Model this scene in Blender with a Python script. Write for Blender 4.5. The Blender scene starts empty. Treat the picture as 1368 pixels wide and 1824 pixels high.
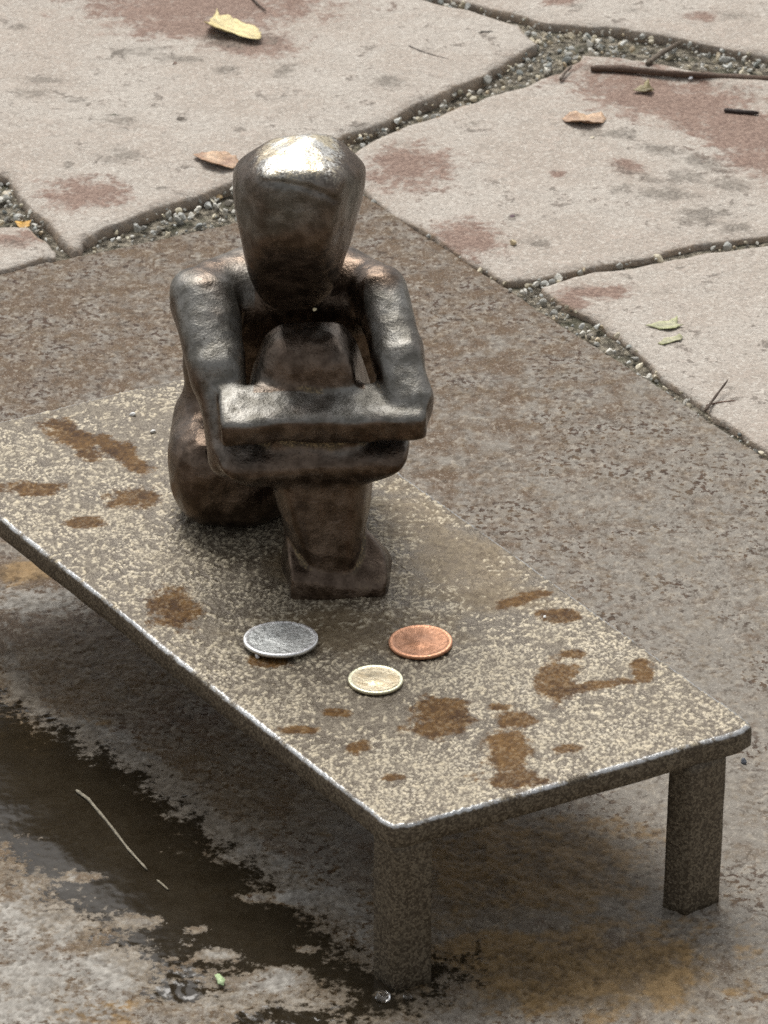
import bpy, math, random
import numpy as np
from mathutils import Vector
from mathutils.geometry import delaunay_2d_cdt

random.seed(7); RNG = np.random.default_rng(7)
scene = bpy.context.scene
COL = scene.collection

# ------------------------------------------------------------------ camera
PITCH = math.radians(28.0); DIST = 1.45; ZC = 0.03
CAM = np.array([0.0, -DIST*math.cos(PITCH), ZC + DIST*math.sin(PITCH)])
FPX = 8000.0; PW, PH = 1368.0, 1824.0           # focal length and frame in photograph pixels
cam_data = bpy.data.cameras.new('camera')
cam_data.sensor_fit = 'VERTICAL'; cam_data.sensor_height = 36.0; cam_data.sensor_width = 27.0
cam_data.lens = FPX/PH*36.0
cam_data.clip_start = 0.05; cam_data.clip_end = 500.0
cam = bpy.data.objects.new('camera', cam_data); COL.objects.link(cam)
cam.location = CAM; cam.rotation_euler = (math.pi/2 - PITCH, 0, 0)
scene.camera = cam
cam_data.dof.use_dof = True; cam_data.dof.focus_distance = 1.43; cam_data.dof.aperture_fstop = 64.0

# ------------------------------------------------------------------ world, sun, exposure
SUN_EL, SUN_AZ = math.radians(57), math.radians(-14)      # azimuth from +Y towards +X
world = bpy.data.worlds.new('World'); scene.world = world; world.use_nodes = True
wn = world.node_tree.nodes; wl = world.node_tree.links
bg = wn['Background']
sky = wn.new('ShaderNodeTexSky'); sky.sky_type = 'NISHITA'; sky.sun_disc = False
sky.sun_elevation = SUN_EL; sky.sun_rotation = SUN_AZ; sky.air_density = 1.0; sky.dust_density = 4.0
hs = wn.new('ShaderNodeHueSaturation'); hs.inputs['Saturation'].default_value = 0.12
wl.new(sky.outputs['Color'], hs.inputs['Color']); wl.new(hs.outputs['Color'], bg.inputs['Color'])
bg.inputs['Strength'].default_value = 0.118
sun_data = bpy.data.lights.new('sun', 'SUN'); sun_data.energy = 1.85; sun_data.angle = math.radians(30)
sun_data.color = (1.0, 0.965, 0.91)
sun = bpy.data.objects.new('sun', sun_data); COL.objects.link(sun)
sd = Vector((math.sin(SUN_AZ)*math.cos(SUN_EL), math.cos(SUN_AZ)*math.cos(SUN_EL), math.sin(SUN_EL)))
sun.rotation_euler = sd.to_track_quat('Z', 'Y').to_euler(); sun.location = (0.3, 1.0, 2.0)
vs = scene.view_settings
vs.view_transform = 'Standard'; vs.look = 'None'; vs.exposure = 0.34; vs.gamma = 1.0; vs.use_curve_mapping = False
scene.cycles.use_denoising = False
scene.cycles.max_bounces = 5; scene.cycles.diffuse_bounces = 3; scene.cycles.glossy_bounces = 3
scene.cycles.use_adaptive_sampling = True; scene.cycles.adaptive_threshold = 0.02

# ------------------------------------------------------------------ helpers
_cp, _sp = math.cos(PITCH), math.sin(PITCH)
def ray(px, py):
    return np.array([px - PW/2, FPX*_cp - (py - PH/2)*_sp, -FPX*_sp - (py - PH/2)*_cp])
def at(px, py, z=0.0):
    d = ray(px, py); return CAM + d*((z - CAM[2])/d[2])
def aty(px, py, y):
    d = ray(px, py); return CAM + d*((y - CAM[1])/d[1])
def tag(o, label=None, cat=None, group=None, kind=None):
    if label: o['label'] = label
    if cat: o['category'] = cat
    if group: o['group'] = group
    if kind: o['kind'] = kind
    return o
def obj(name, verts, faces, mat, parent=None, smooth=True, attrs=None, col=None):
    me = bpy.data.meshes.new(name)
    V = np.ascontiguousarray(np.asarray(verts, dtype=np.float32))
    if isinstance(faces, np.ndarray): sizes = np.full(len(faces), faces.shape[1]); loops = faces.ravel()
    elif isinstance(faces, tuple) and isinstance(faces[0], np.ndarray):      # (quads, [ngon, ...])
        sizes = np.concatenate([np.full(len(faces[0]), 4), [len(f) for f in faces[1]]])
        loops = np.concatenate([faces[0].ravel()] + [np.asarray(f) for f in faces[1]])
    else:
        sizes = np.array([len(f) for f in faces]); loops = np.array([i for f in faces for i in f])
    me.vertices.add(len(V)); me.vertices.foreach_set('co', V.ravel())
    me.loops.add(len(loops)); me.loops.foreach_set('vertex_index', loops.astype(np.int32))
    me.polygons.add(len(sizes)); me.polygons.foreach_set('loop_start', np.concatenate([[0], np.cumsum(sizes)[:-1]]).astype(np.int32))
    me.update(calc_edges=True)
    me.polygons.foreach_set('use_smooth', np.full(len(sizes), smooth))
    for k, a in (attrs or {}).items():
        at_ = me.attributes.new(k, 'FLOAT', 'POINT'); at_.data.foreach_set('value', np.ascontiguousarray(a, dtype=np.float32))
    if col is not None:
        ca = me.attributes.new('tint', 'FLOAT_COLOR', 'POINT')
        ca.data.foreach_set('color', np.asarray(col, dtype=np.float32).ravel())
    me.materials.append(mat); me.update(); me.validate()
    o = bpy.data.objects.new(name, me); COL.objects.link(o)
    if parent is not None: o.parent = parent
    return o
def empty(name, loc):
    o = bpy.data.objects.new(name, None); o.location = loc; o.empty_display_size = 0.01
    COL.objects.link(o); return o
def sstep(a, b, x):
    t = np.clip((x - a)/(b - a), 0, 1); return t*t*(3 - 2*t)
def hash2(ix, iy, s):
    n = (ix.astype(np.int64)*374761393 + iy.astype(np.int64)*668265263 + s*1442695041) & 0x7fffffff
    n = ((n ^ (n >> 13))*1274126177) & 0x7fffffff
    return ((n ^ (n >> 16)) & 0xffff)/65535.0
def vnoise(x, y, s=0):
    x = np.asarray(x, float); y = np.asarray(y, float)
    ix, iy = np.floor(x), np.floor(y); fx, fy = x - ix, y - iy
    fx = fx*fx*(3 - 2*fx); fy = fy*fy*(3 - 2*fy)
    a = hash2(ix, iy, s); b = hash2(ix+1, iy, s); c = hash2(ix, iy+1, s); d = hash2(ix+1, iy+1, s)
    return (a*(1-fx) + b*fx)*(1-fy) + (c*(1-fx) + d*fx)*fy - 0.5
def fbm(x, y, s=0, oct=4):
    r = 0; a = 1.0
    for k in range(oct): r = r + a*vnoise(x*2**k, y*2**k, s+k*17); a *= 0.5
    return r
def worley(x, y, s=0):
    """distance to the nearest and second nearest jittered cell point, and the nearest cell's random value"""
    ix, iy = np.floor(x), np.floor(y); f1 = np.full(np.shape(x), 9.); f2 = f1.copy(); rv = np.zeros(np.shape(x))
    for dx in (-1, 0, 1):
        for dy in (-1, 0, 1):
            cx, cy = ix+dx, iy+dy
            d = np.hypot(cx + hash2(cx, cy, s+1) - x, cy + hash2(cx, cy, s+2) - y)
            near = d < f1
            f2 = np.where(near, f1, np.minimum(f2, d)); rv = np.where(near, hash2(cx, cy, s+3), rv); f1 = np.where(near, d, f1)
    return f1, f2, rv
def poly_sd(P, X, Y):
    """signed distance to a closed polygon, negative inside"""
    P = np.asarray(P)[:, :2]; X = np.asarray(X, float); Y = np.asarray(Y, float)
    d2 = np.full(X.shape, 1e9); ins = np.zeros(X.shape, bool)
    for i in range(len(P)):
        a, b = P[i], P[(i+1) % len(P)]; e = b - a
        wx, wy = X - a[0], Y - a[1]
        t = np.clip((wx*e[0] + wy*e[1])/max(e@e, 1e-12), 0, 1)
        d2 = np.minimum(d2, (wx - t*e[0])**2 + (wy - t*e[1])**2)
        c = (a[1] > Y) != (b[1] > Y)
        with np.errstate(divide='ignore', invalid='ignore'):
            xi = a[0] + (Y - a[1])*(b[0] - a[0])/(b[1] - a[1] if b[1] != a[1] else 1e-12)
        ins ^= c & (X < xi)
    return np.where(ins, -1, 1)*np.sqrt(d2)
def blobs(X, Y, lst, z):
    """field > 0 inside any of the pixel-measured ellipses (cx, cy, rx, ry[, tilt deg]) lying on the plane z"""
    f = np.full(np.shape(X), -1.0)
    for b in lst:
        cx, cy, rx, ry = b[:4]; tl = math.radians(b[4] if len(b) > 4 else 0)
        c = at(cx, cy, z)
        ux = at(cx + rx*math.cos(tl), cy + rx*math.sin(tl), z) - c
        uy = at(cx - ry*math.sin(tl), cy + ry*math.cos(tl), z) - c
        M = np.linalg.inv(np.array([[ux[0], uy[0]], [ux[1], uy[1]]]))
        a = M[0, 0]*(X - c[0]) + M[0, 1]*(Y - c[1]); bb = M[1, 0]*(X - c[0]) + M[1, 1]*(Y - c[1])
        f = np.maximum(f, 1 - np.sqrt(a*a + bb*bb))
    return f

class NT:
    """terse node-tree builder"""
    def __init__(self, name, dim='2D'):
        self.dim = dim; self._c = None
        self.m = bpy.data.materials.new(name); self.m.use_nodes = True
        self.t = self.m.node_tree; self.n = self.t.nodes; self.l = self.t.links
        self.p = self.n['Principled BSDF']; self.co = self.n.new('ShaderNodeTexCoord')
    def put(self, inp, v):
        if hasattr(v, 'is_linked') or isinstance(v, bpy.types.NodeSocket): self.l.new(v, inp)
        elif isinstance(v, (tuple, list)) and len(v) == 3 and inp.type == 'RGBA': inp.default_value = (*v, 1)
        else: inp.default_value = v
    def node(self, typ, **kw):
        nd = self.n.new(typ)
        for k, v in kw.items():
            if k in nd.inputs: self.put(nd.inputs[k], v)
            else: setattr(nd, k, v)
        return nd
    def coord(self):
        # flat things: object XY sheared by Z, so that sides do not streak; the figure keeps full 3-D coordinates
        if self.dim == '3D': return self.co.outputs['Object']
        if self._c is None:
            sp = self.node('ShaderNodeSeparateXYZ'); self.l.new(self.co.outputs['Object'], sp.inputs[0])
            cb = self.node('ShaderNodeCombineXYZ')
            self.l.new(self.math('MULTIPLY_ADD', sp.outputs[2], .26, sp.outputs[0]), cb.inputs[0])
            self.l.new(self.math('MULTIPLY_ADD', sp.outputs[2], .97, sp.outputs[1]), cb.inputs[1])
            self._c = cb.outputs[0]
        return self._c
    def noise(self, scale, detail=3, rough=0.55, dist=0.0):
        nd = self.node('ShaderNodeTexNoise', noise_dimensions=self.dim); self.l.new(self.coord(), nd.inputs['Vector'])
        nd.inputs['Scale'].default_value = scale; nd.inputs['Detail'].default_value = detail
        nd.inputs['Roughness'].default_value = rough; nd.inputs['Distortion'].default_value = dist
        return nd.outputs['Fac']
    def voro(self, scale, feature='F1', rnd=1.0):
        nd = self.node('ShaderNodeTexVoronoi', feature=feature, voronoi_dimensions=self.dim); self.l.new(self.coord(), nd.inputs['Vector'])
        nd.inputs['Scale'].default_value = scale; nd.inputs['Randomness'].default_value = rnd
        return nd.outputs
    def attr(self, name, out='Fac'):
        return self.node('ShaderNodeAttribute', attribute_name=name).outputs[out]
    def math(self, op, a, b=0.0, c=None):
        nd = self.node('ShaderNodeMath', operation=op); self.put(nd.inputs[0], a); self.put(nd.inputs[1], b)
        if c is not None: self.put(nd.inputs[2], c)
        return nd.outputs[0]
    def ss(self, v, lo, hi, a=0.0, b=1.0):
        nd = self.node('ShaderNodeMapRange', interpolation_type='SMOOTHSTEP')
        self.put(nd.inputs[0], v)
        for i, x in enumerate((lo, hi, a, b)): self.put(nd.inputs[i+1], x)
        return nd.outputs[0]
    def mix(self, f, a, b):
        nd = self.node('ShaderNodeMix', data_type='RGBA'); self.put(nd.inputs[0], f)
        self.put(nd.inputs[6], a); self.put(nd.inputs[7], b); return nd.outputs[2]
    def mixf(self, f, a, b):
        nd = self.node('ShaderNodeMix', data_type='FLOAT'); self.put(nd.inputs[0], f)
        self.put(nd.inputs[2], a); self.put(nd.inputs[3], b); return nd.outputs[0]
    def bump(self, h, dist, strength=1.0, prev=None):
        nd = self.node('ShaderNodeBump'); self.put(nd.inputs['Height'], h)
        nd.inputs['Distance'].default_value = dist; self.put(nd.inputs['Strength'], strength)
        if prev is not None: self.l.new(prev, nd.inputs['Normal'])
        return nd.outputs['Normal']
    def out(self, **kw):
        for k, v in kw.items(): self.put(self.p.inputs[k.replace('_', ' ')], v)
        return self.m

# ------------------------------------------------------------------ materials
def grain(n, scale, solid=False):
    """random value and distance of a bed of small grains"""
    o = n.voro(scale, rnd=1.0)
    if solid:
        nd = o[0].node; nd.voronoi_dimensions = '3D'; n.l.new(n.co.outputs['Object'], nd.inputs['Vector'])
    sp = n.node('ShaderNodeSeparateColor'); n.l.new(o['Color'], sp.inputs[0])
    return o['Distance'], sp.outputs[0], sp.outputs[1]

def mat_bronze():
    n = NT('bronze_patina', '3D')
    big = n.noise(45, 3); med = n.noise(200, 4, .62); fine = n.noise(1300, 3, .6)
    wear, dust, pale = n.attr('wear'), n.attr('dust'), n.attr('pale')
    c = n.mix(n.ss(med, .36, .66), (.074, .052, .037), (.160, .118, .088))
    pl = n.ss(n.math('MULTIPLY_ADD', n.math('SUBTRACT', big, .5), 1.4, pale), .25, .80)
    c = n.mix(pl, c, n.mix(n.ss(med, .38, .64), (.15, .142, .124), (.255, .246, .225)))  # grey arm patina, plus the sheen painted on tops and face
    w = n.ss(n.math('MULTIPLY_ADD', n.math('SUBTRACT', fine, .5), 1.5, wear), .25, .75)
    c = n.mix(w, c, n.mix(n.ss(med, .42, .6), (.60, .585, .54), (.60, .52, .37)))
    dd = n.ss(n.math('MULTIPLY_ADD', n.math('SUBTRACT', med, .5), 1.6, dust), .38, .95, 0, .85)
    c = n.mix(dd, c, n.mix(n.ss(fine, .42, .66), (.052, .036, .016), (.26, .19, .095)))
    c = n.mix(n.ss(fine, .40, .32, 0, .6), c, (.035, .024, .016))
    met = n.mixf(dd, .92, .1)
    r = n.mixf(w, n.mixf(pl, n.ss(med, .3, .7, .24, .40), .47), .30)
    r = n.mixf(dd, r, .7)
    nb = n.bump(n.voro(210)['Distance'], .0011, .36)      # hammered facets
    nb = n.bump(med, .0004, .5, nb)
    nb = n.bump(fine, .00028, .6, nb)
    return n.out(Base_Color=c, Metallic=met, Roughness=r, Normal=nb)

def mat_bench():
    n = NT('speckled_cast_bronze')
    v2, h1, h2 = grain(n, 1700, True)
    med = n.noise(70, 4, .65); fine = n.noise(1700, 2, .6)
    tops, g, spot, brown, edge = n.attr('tops'), n.attr('grain'), n.attr('spot'), n.attr('brown'), n.attr('edge')
    md = n.math('SUBTRACT', med, .5)
    tops = n.math('MULTIPLY_ADD', n.ss(n.math('MULTIPLY_ADD', n.math('SUBTRACT', fine, .5), .5, tops), .12, .72), .62, n.math('MULTIPLY', tops, .30))
    base = n.mix(n.ss(med, .35, .65), (.092, .072, .048), (.168, .140, .103))
    base = n.mix(n.ss(g, .62, .25, 0, .6), base, (.055, .038, .022))
    base = n.mix(n.ss(fine, .50, .68, 0, .5), base, (.34, .295, .22))
    base = n.mix(n.ss(n.math('MULTIPLY_ADD', md, 1.4, brown), .0, .6, 0, .75), base, n.mix(g, (.085, .055, .024), (.23, .175, .10)))
    light = n.mix(g, (.33, .295, .23), (.50, .43, .305))
    c = n.mix(tops, base, light)
    sp = n.ss(n.math('MULTIPLY_ADD', n.math('SUBTRACT', n.noise(130, 5, .74), .5), 2.2, spot), -.12, .32)
    c = n.mix(n.math('MULTIPLY', sp, n.mixf(tops, .96, .80)), c, n.mix(n.math('MULTIPLY_ADD', md, 1.2, g), (.050, .022, .006), (.175, .092, .026)))
    ec = n.mix(n.ss(n.math('MULTIPLY_ADD', md, .4, h1), .15, 1.05), (.066, .050, .032), (.20, .165, .115))
    side = n.ss(edge, .45, .8)
    c = n.mix(side, c, ec)
    arris = n.math('MULTIPLY', n.math('MULTIPLY', n.ss(edge, .03, .2), n.ss(edge, .9, .6)), n.ss(n.math('MULTIPLY_ADD', h1, .12, med), .40, .62))
    c = n.mix(arris, c, (.54, .545, .54))
    r = n.mixf(sp, n.ss(med, .3, .7, .42, .60), .55); r = n.mixf(arris, r, .30)
    met = n.mixf(arris, n.mixf(sp, .25, .0), .85)
    nb = n.bump(fine, .00025, .6)
    nb = n.bump(v2, .0004, n.math('MULTIPLY', side, -.6), nb)
    return n.out(Base_Color=c, Metallic=met, Roughness=r, Normal=nb, Specular_IOR_Level=n.mixf(sp, .4, .10))

def mat_plate():
    n = NT('weathered_brown_slab')
    wet, rust_glow, lime_lit, grey, damp_shade_attr, g = n.attr('wet'), n.attr('rust_glow'), n.attr('lime_lit'), n.attr('grey'), n.attr('damp_shade'), n.attr('grain')
    big = n.noise(18, 3, .6); med = n.noise(80, 4, .68); fl = n.noise(390, 4, .66); tiny = n.noise(1500, 2, .6)
    md = n.math('SUBTRACT', med, .5)
    c = n.mix(n.ss(n.math('MULTIPLY_ADD', grey, .22, med), .36, .72), (.112, .072, .042), (.222, .200, .170))
    c = n.mix(n.ss(g, .55, .95, 0, .60), c, (.38, .34, .28))
    c = n.mix(n.ss(g, .42, .10, 0, .60), c, (.060, .042, .027))
    c = n.mix(n.ss(tiny, .60, .72, 0, .6), c, (.46, .42, .36))
    flk = n.math('MULTIPLY', n.ss(n.math('MULTIPLY_ADD', md, .45, fl), .57, .61), n.ss(n.math('MULTIPLY_ADD', grey, -.16, big), .22, .46))
    c = n.mix(n.math('MULTIPLY', flk, .94), c, n.mix(g, (.026, .013, .008), (.075, .038, .020)))
    ru = n.ss(n.math('MULTIPLY_ADD', md, 1.8, rust_glow), .02, .60, 0, .85)
    c = n.mix(ru, c, n.mix(n.ss(n.math('MULTIPLY_ADD', g, .4, med), .45, .95), (.085, .048, .014), (.320, .205, .090)))  # light ochre end painted bright to lift the shade under the bench
    rg = n.math('SUBTRACT', n.noise(85, 5, .72), .5); r2 = n.math('SUBTRACT', fl, .5)
    li = n.ss(n.math('ADD', n.math('MULTIPLY_ADD', rg, -2.4, lime_lit), n.math('MULTIPLY', r2, -1.5)), .0, .65, 0, .9)
    c = n.mix(li, c, n.mix(g, (.14, .125, .105), (.46, .435, .39)))
    w0 = n.math('ADD', n.math('MULTIPLY_ADD', rg, 2.1, wet), n.math('MULTIPLY', r2, 1.7))
    w = n.ss(w0, -.10, .36)
    damp_shade = n.math('MAXIMUM', n.ss(w0, -1.0, .15), n.ss(n.math('MULTIPLY_ADD', md, 1.2, damp_shade_attr), -.2, .6))
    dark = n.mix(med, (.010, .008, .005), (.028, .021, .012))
    c = n.mix(n.math('MULTIPLY', damp_shade, .50), c, n.mix(g, (.085, .053, .018), (.190, .125, .052)))  # damp brown, doubling as painted warm shade under the bench
    c = n.mix(n.math('MULTIPLY', w, .95), c, dark)
    r = n.mixf(w, n.mixf(damp_shade, .66, .55), .13)
    st = n.mixf(w, 1.0, .04)
    nb = n.bump(fl, .0007, n.math('MULTIPLY', st, -.5))
    nb = n.bump(tiny, .00025, n.math('MULTIPLY', st, .5), nb)
    return n.out(Base_Color=c, Metallic=0.0, Roughness=r, Normal=nb, Specular_IOR_Level=n.mixf(w, .15, .26))

def mat_stone():
    n = NT('flagstone')
    stain, red, tint = n.attr('stain'), n.attr('red'), n.attr('rim')
    big = n.noise(24, 3); med = n.noise(95, 5, .70, .3); mid = n.noise(330, 4, .66)
    v, g1, g2 = grain(n, 1150); v2, h1, h2 = grain(n, 2600)
    md = n.math('SUBTRACT', med, .5); fd = n.math('SUBTRACT', mid, .5)
    c = n.mix(n.ss(big, .35, .65), (.370, .315, .262), (.415, .370, .318))
    c = n.mix(n.ss(med, .52, .70, 0, .4), c, (.47, .385, .32))
    c = n.mix(n.ss(mid, .46, .34, 0, .35), c, (.30, .27, .23))
    c = n.mix(n.ss(g1, .65, 1.0, 0, .5), c, (.60, .565, .50))
    c = n.mix(n.ss(g1, .30, .0, 0, .5), c, (.23, .20, .165))
    c = n.mix(n.ss(h1, .90, 1.0, 0, .6), c, (.12, .10, .08))
    gr = n.math('MULTIPLY', n.ss(n.math('MULTIPLY_ADD', fd, .5, med), .60, .69), n.ss(big, .44, .58))
    c = n.mix(n.math('MULTIPLY', gr, .75), c, (.11, .09, .07))
    wob = n.math('MULTIPLY_ADD', fd, 1.3, n.math('MULTIPLY', md, 2.4))
    rd = n.ss(n.math('ADD', red, wob), -.40, .45, 0, .92)
    c = n.mix(rd, c, n.mix(g1, (.125, .066, .044), (.27, .175, .13)))
    sn = n.ss(n.math('ADD', stain, wob), .0, .85, 0, .70)
    c = n.mix(sn, c, n.mix(g1, (.055, .044, .032), (.20, .17, .135)))
    rim = n.ss(n.math('MULTIPLY_ADD', wob, .5, tint), .40, 1.05)
    c = n.mix(n.math('MULTIPLY', rim, .75), c, n.mix(n.ss(med, .4, .6), (.150, .104, .066), (.33, .25, .175)))
    nb = n.bump(med, .0020, .6)
    nb = n.bump(mid, .0009, .6, nb)
    nb = n.bump(v, .0004, -.6, nb)
    return n.out(Base_Color=c, Roughness=.78, Normal=nb)

def mat_bed():
    n = NT('joint_soil')
    f = n.noise(300, 5, .7); m = n.noise(60, 4)
    c = n.mix(n.ss(f, .4, .62), (.085, .072, .050), (.34, .30, .23))
    c = n.mix(n.ss(m, .5, .68, 0, .6), c, (.055, .060, .028))
    # beyond the built flagstones the same paving goes on as slabs with dark joints
    e = n.voro(2.1, 'DISTANCE_TO_EDGE', .85)['Distance']
    far = n.math('MULTIPLY', n.ss(e, .018, .03), n.attr('far'))
    c = n.mix(far, c, n.mix(n.ss(n.noise(9, 5), .38, .62), (.30, .25, .215), (.42, .375, .335)))
    nb = n.bump(f, .003, .9)
    return n.out(Base_Color=c, Roughness=.9, Normal=nb)

def mat_tint(name, rough=.6, bump=.0004, scale=900, var=.35, spec=.5, sub=0.0, metallic=0.0):
    n = NT(name); t = n.attr('tint', 'Color')
    f = n.noise(scale, 4, .65)
    c = n.mix(n.ss(f, .35, .68, 0, var), t, n.node('ShaderNodeHueSaturation', Color=t, Value=.35).outputs[0])
    return n.out(Base_Color=c, Roughness=rough, Metallic=metallic, Specular_IOR_Level=spec, Normal=n.bump(f, bump, .6))

def mat_coin(name, col, dark, rough, figure):
    n = NT(name)
    f = n.noise(900, 4, .65); d = n.noise(260, 4, .6)
    c = n.mix(n.ss(d, .40, .66, 0, .8), col, dark)
    c = n.mix(n.attr('rim'), c, tuple(min(.92, x*1.45) for x in col))
    nb = n.bump(d, .0006, figure); nb = n.bump(f, .00015, .5, nb)
    return n.out(Base_Color=c, Metallic=.85, Roughness=n.ss(f, .3, .7, rough, rough+.2), Normal=nb)

M = dict(bronze=mat_bronze(), bench=mat_bench(), plate=mat_plate(), stone=mat_stone(), bed=mat_bed(),
         gravel=mat_tint('gravel_stone', .55, .0003, 1200, .3), leaf=mat_tint('dry_leaf', .55, .0005, 500, .45),
         wood=mat_tint('bark', .8, .0006, 600, .6), crumb=mat_tint('litter', .85, .0005, 900, .5))
def mat_water():
    n = NT('water_drop')
    return n.out(Base_Color=(1, 1, 1), Roughness=.02, IOR=1.33, Transmission_Weight=1.0)
M['water'] = mat_water()

# ------------------------------------------------------------------ setting: bed, flagstones, slab
BED = -0.0024
def px_poly(pts, z): return np.array([at(x, y, z)[:2] for x, y in pts])

# dark brown slab on which the little bench stands (top at z = 0)
F = at(647, 350)[:2]
e1 = at(1368, 822)[:2] - at(700, 384)[:2]; e1 /= np.linalg.norm(e1)
e2 = at(0, 488)[:2] - at(421, 398)[:2]; e2 /= np.linalg.norm(e2)
PLATE = np.array([F, F + e2*.62, F + e2*.62 + e1*.95, F + e1*.95])

def loft_slab(name, quad, ztop, thick, r, u, v, mat, attr_fn, zfn=None, parent=None, wob=0.0, seed=3, corner=0.0, wscale=60):
    """a slab over a quad: fine top grid, rounded arris, sides and underside in one closed mesh"""
    c = quad.mean(0); nu, nv = len(u)-1, len(v)-1
    U, V = np.meshgrid(u, v, indexing='ij')
    P = [(1-U)*(1-V), U*(1-V), U*V, (1-U)*V]
    X = sum(P[k]*quad[k, 0] for k in range(4)); Y = sum(P[k]*quad[k, 1] for k in range(4))
    idx = np.arange((nu+1)*(nv+1)).reshape(nu+1, nv+1)
    loop = np.concatenate([idx[:-1, 0], idx[-1, :-1], idx[:0:-1, -1], idx[0, :0:-1]])
    XY = np.stack([X.ravel(), Y.ravel()], 1)
    if corner:
        for q in quad:
            w = np.exp(-(np.linalg.norm(XY - q, axis=1)/(corner*2.2))**2); XY = XY + (c - q)/np.linalg.norm(c - q)*(corner*w)[:, None]
    L = XY[loop]
    t = np.roll(L, -1, 0) - np.roll(L, 1, 0); t /= np.linalg.norm(t, axis=1)[:, None]
    nrm = np.stack([t[:, 1], -t[:, 0]], 1)
    if np.mean(np.sum(nrm*(L - c), 1)) < 0: nrm = -nrm
    dz, attrs = (zfn or (lambda x, y: (0*x, {})))(XY[:, 0], XY[:, 1])
    Z = ztop + dz
    verts = [np.column_stack([XY, Z])]
    top = np.stack([idx[:-1, :-1].ravel(), idx[1:, :-1].ravel(), idx[1:, 1:].ravel(), idx[:-1, 1:].ravel()], 1)
    area = 0.5*np.sum(L[:, 0]*np.roll(L[:, 1], -1) - np.roll(L[:, 0], -1)*L[:, 1])
    quads = [top]; prev = loop; base = len(XY); n = len(L)
    w = wob*fbm(L[:, 0]*wscale, L[:, 1]*wscale, seed, 3)
    prof = [(r*math.sin(q), -r*(1-math.cos(q))) for q in (.35, .8, 1.2, 1.57)] + [(r, -thick*.55), (r*.98, -thick+r*.4), (r*.6, -thick)]
    edgef = [np.zeros(len(XY))]; zl = Z[loop]; zf = np.full(n, ztop)
    for k, (o, dz) in enumerate(prof):
        f = 1.0 if k > 1 else .5
        verts.append(np.column_stack([L + nrm*(o + w*f)[:, None], (zl if k < 3 else zf) + dz]))
        cur = np.arange(base, base+n); base += n
        quads.append(np.stack([prev, cur, np.roll(cur, -1), np.roll(prev, -1)], 1))
        prev = cur; edgef.append(np.full(n, (.15, .5, .85, 1, 1, 1, 1)[k]))
    Q = np.concatenate(quads); cap = prev[::-1]
    if area < 0: Q = Q[:, ::-1]; cap = prev
    V3 = np.concatenate(verts)
    at_ = attr_fn(V3[:, 0], V3[:, 1]); at_['edge'] = np.concatenate(edgef)
    for k, a in attrs.items(): at_[k] = np.concatenate([a] + [a[loop]]*len(prof))
    return obj(name, V3, (np.ascontiguousarray(Q), [cap]), mat, parent, attrs=at_)

WETPOLY = px_poly([(0,1230),(120,1300),(230,1350),(330,1420),(400,1500),(520,1590),(620,1680),(660,1715),(760,1690),(850,1690),(845,1745),(740,1785),
                   (640,1785),(560,1765),(420,1745),(330,1725),(260,1715),(200,1670),(130,1630),(60,1575),(0,1520),(-200,1390),(-200,1130)], 0)
LIMEPOLY = px_poly([(0,1100),(90,1250),(200,1290),(330,1370),(440,1470),(560,1560),(665,1600),(665,1690),(560,1640),(430,1560),(320,1470),(220,1385),(100,1340),(0,1230)], 0)
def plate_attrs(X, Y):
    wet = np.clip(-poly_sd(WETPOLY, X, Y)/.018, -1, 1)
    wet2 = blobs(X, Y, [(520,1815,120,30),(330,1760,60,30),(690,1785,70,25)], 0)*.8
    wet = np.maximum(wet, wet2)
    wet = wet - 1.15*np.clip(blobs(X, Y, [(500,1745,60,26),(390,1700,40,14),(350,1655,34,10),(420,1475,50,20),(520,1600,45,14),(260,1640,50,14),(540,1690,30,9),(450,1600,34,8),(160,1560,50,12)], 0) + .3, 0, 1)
    lime_lit = np.clip(-poly_sd(LIMEPOLY, X, Y)/.010, -1, 1)*1.2
    lime_lit = np.maximum(lime_lit, blobs(X, Y, [(60,1760,180,110),(60,1640,130,70),(520,1790,60,25),(500,1745,60,26),(390,1700,40,14),(420,1475,50,20),(520,1600,45,14),(60,1070,150,30),(400,1780,60,22),(200,1720,120,60)], 0)*1.0)  # lime deposits; the far-left strip paints the lit ground past the bench end
    rust_glow = blobs(X, Y, [(920,1540,300,130),(60,1020,120,28),(170,1800,90,35),(1050,1720,330,110),(40,1300,160,50),(330,880,120,60),(880,1700,160,70)], 0)  # rust patches; under the bench their ochre also paints the shade brighter
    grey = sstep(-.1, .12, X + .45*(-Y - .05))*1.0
    damp_shade = blobs(X, Y, [(900,1560,330,150),(120,1200,300,110),(420,1400,300,140),(1000,1740,360,90)], 0)  # damp tone, also painting the warm shade under the bench
    return dict(wet=wet, lime_lit=lime_lit, rust_glow=rust_glow, grey=grey, damp_shade=damp_shade)
def plate_relief(x, y):
    f1, f2, rv = worley(x*560, y*560, 11); g1, _, rw = worley(x*1050, y*1050, 31)
    soft = sstep(-.25, .35, np.clip(-poly_sd(WETPOLY, x, y)/.018, -1, 1))
    h = .00034*(1 - np.clip(f1*1.25, 0, 1)) * (.35 + rv) + .00016*(rw - .5) + .0004*fbm(x*180, y*180, 41, 3)
    return h*(1 - .85*soft) + .0006*fbm(x*25, y*25, 5), dict(grain=.6*rv + .4*rw, pit=1 - f1)
def lines(total, lo, hi, fine, coarse):
    return np.concatenate([np.arange(0, lo, coarse), np.arange(lo, hi, fine), np.linspace(hi, total, max(2, int((total-hi)/coarse)+1))])/total
Bm = np.linalg.inv(np.stack([e2, e1], 1))
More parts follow.
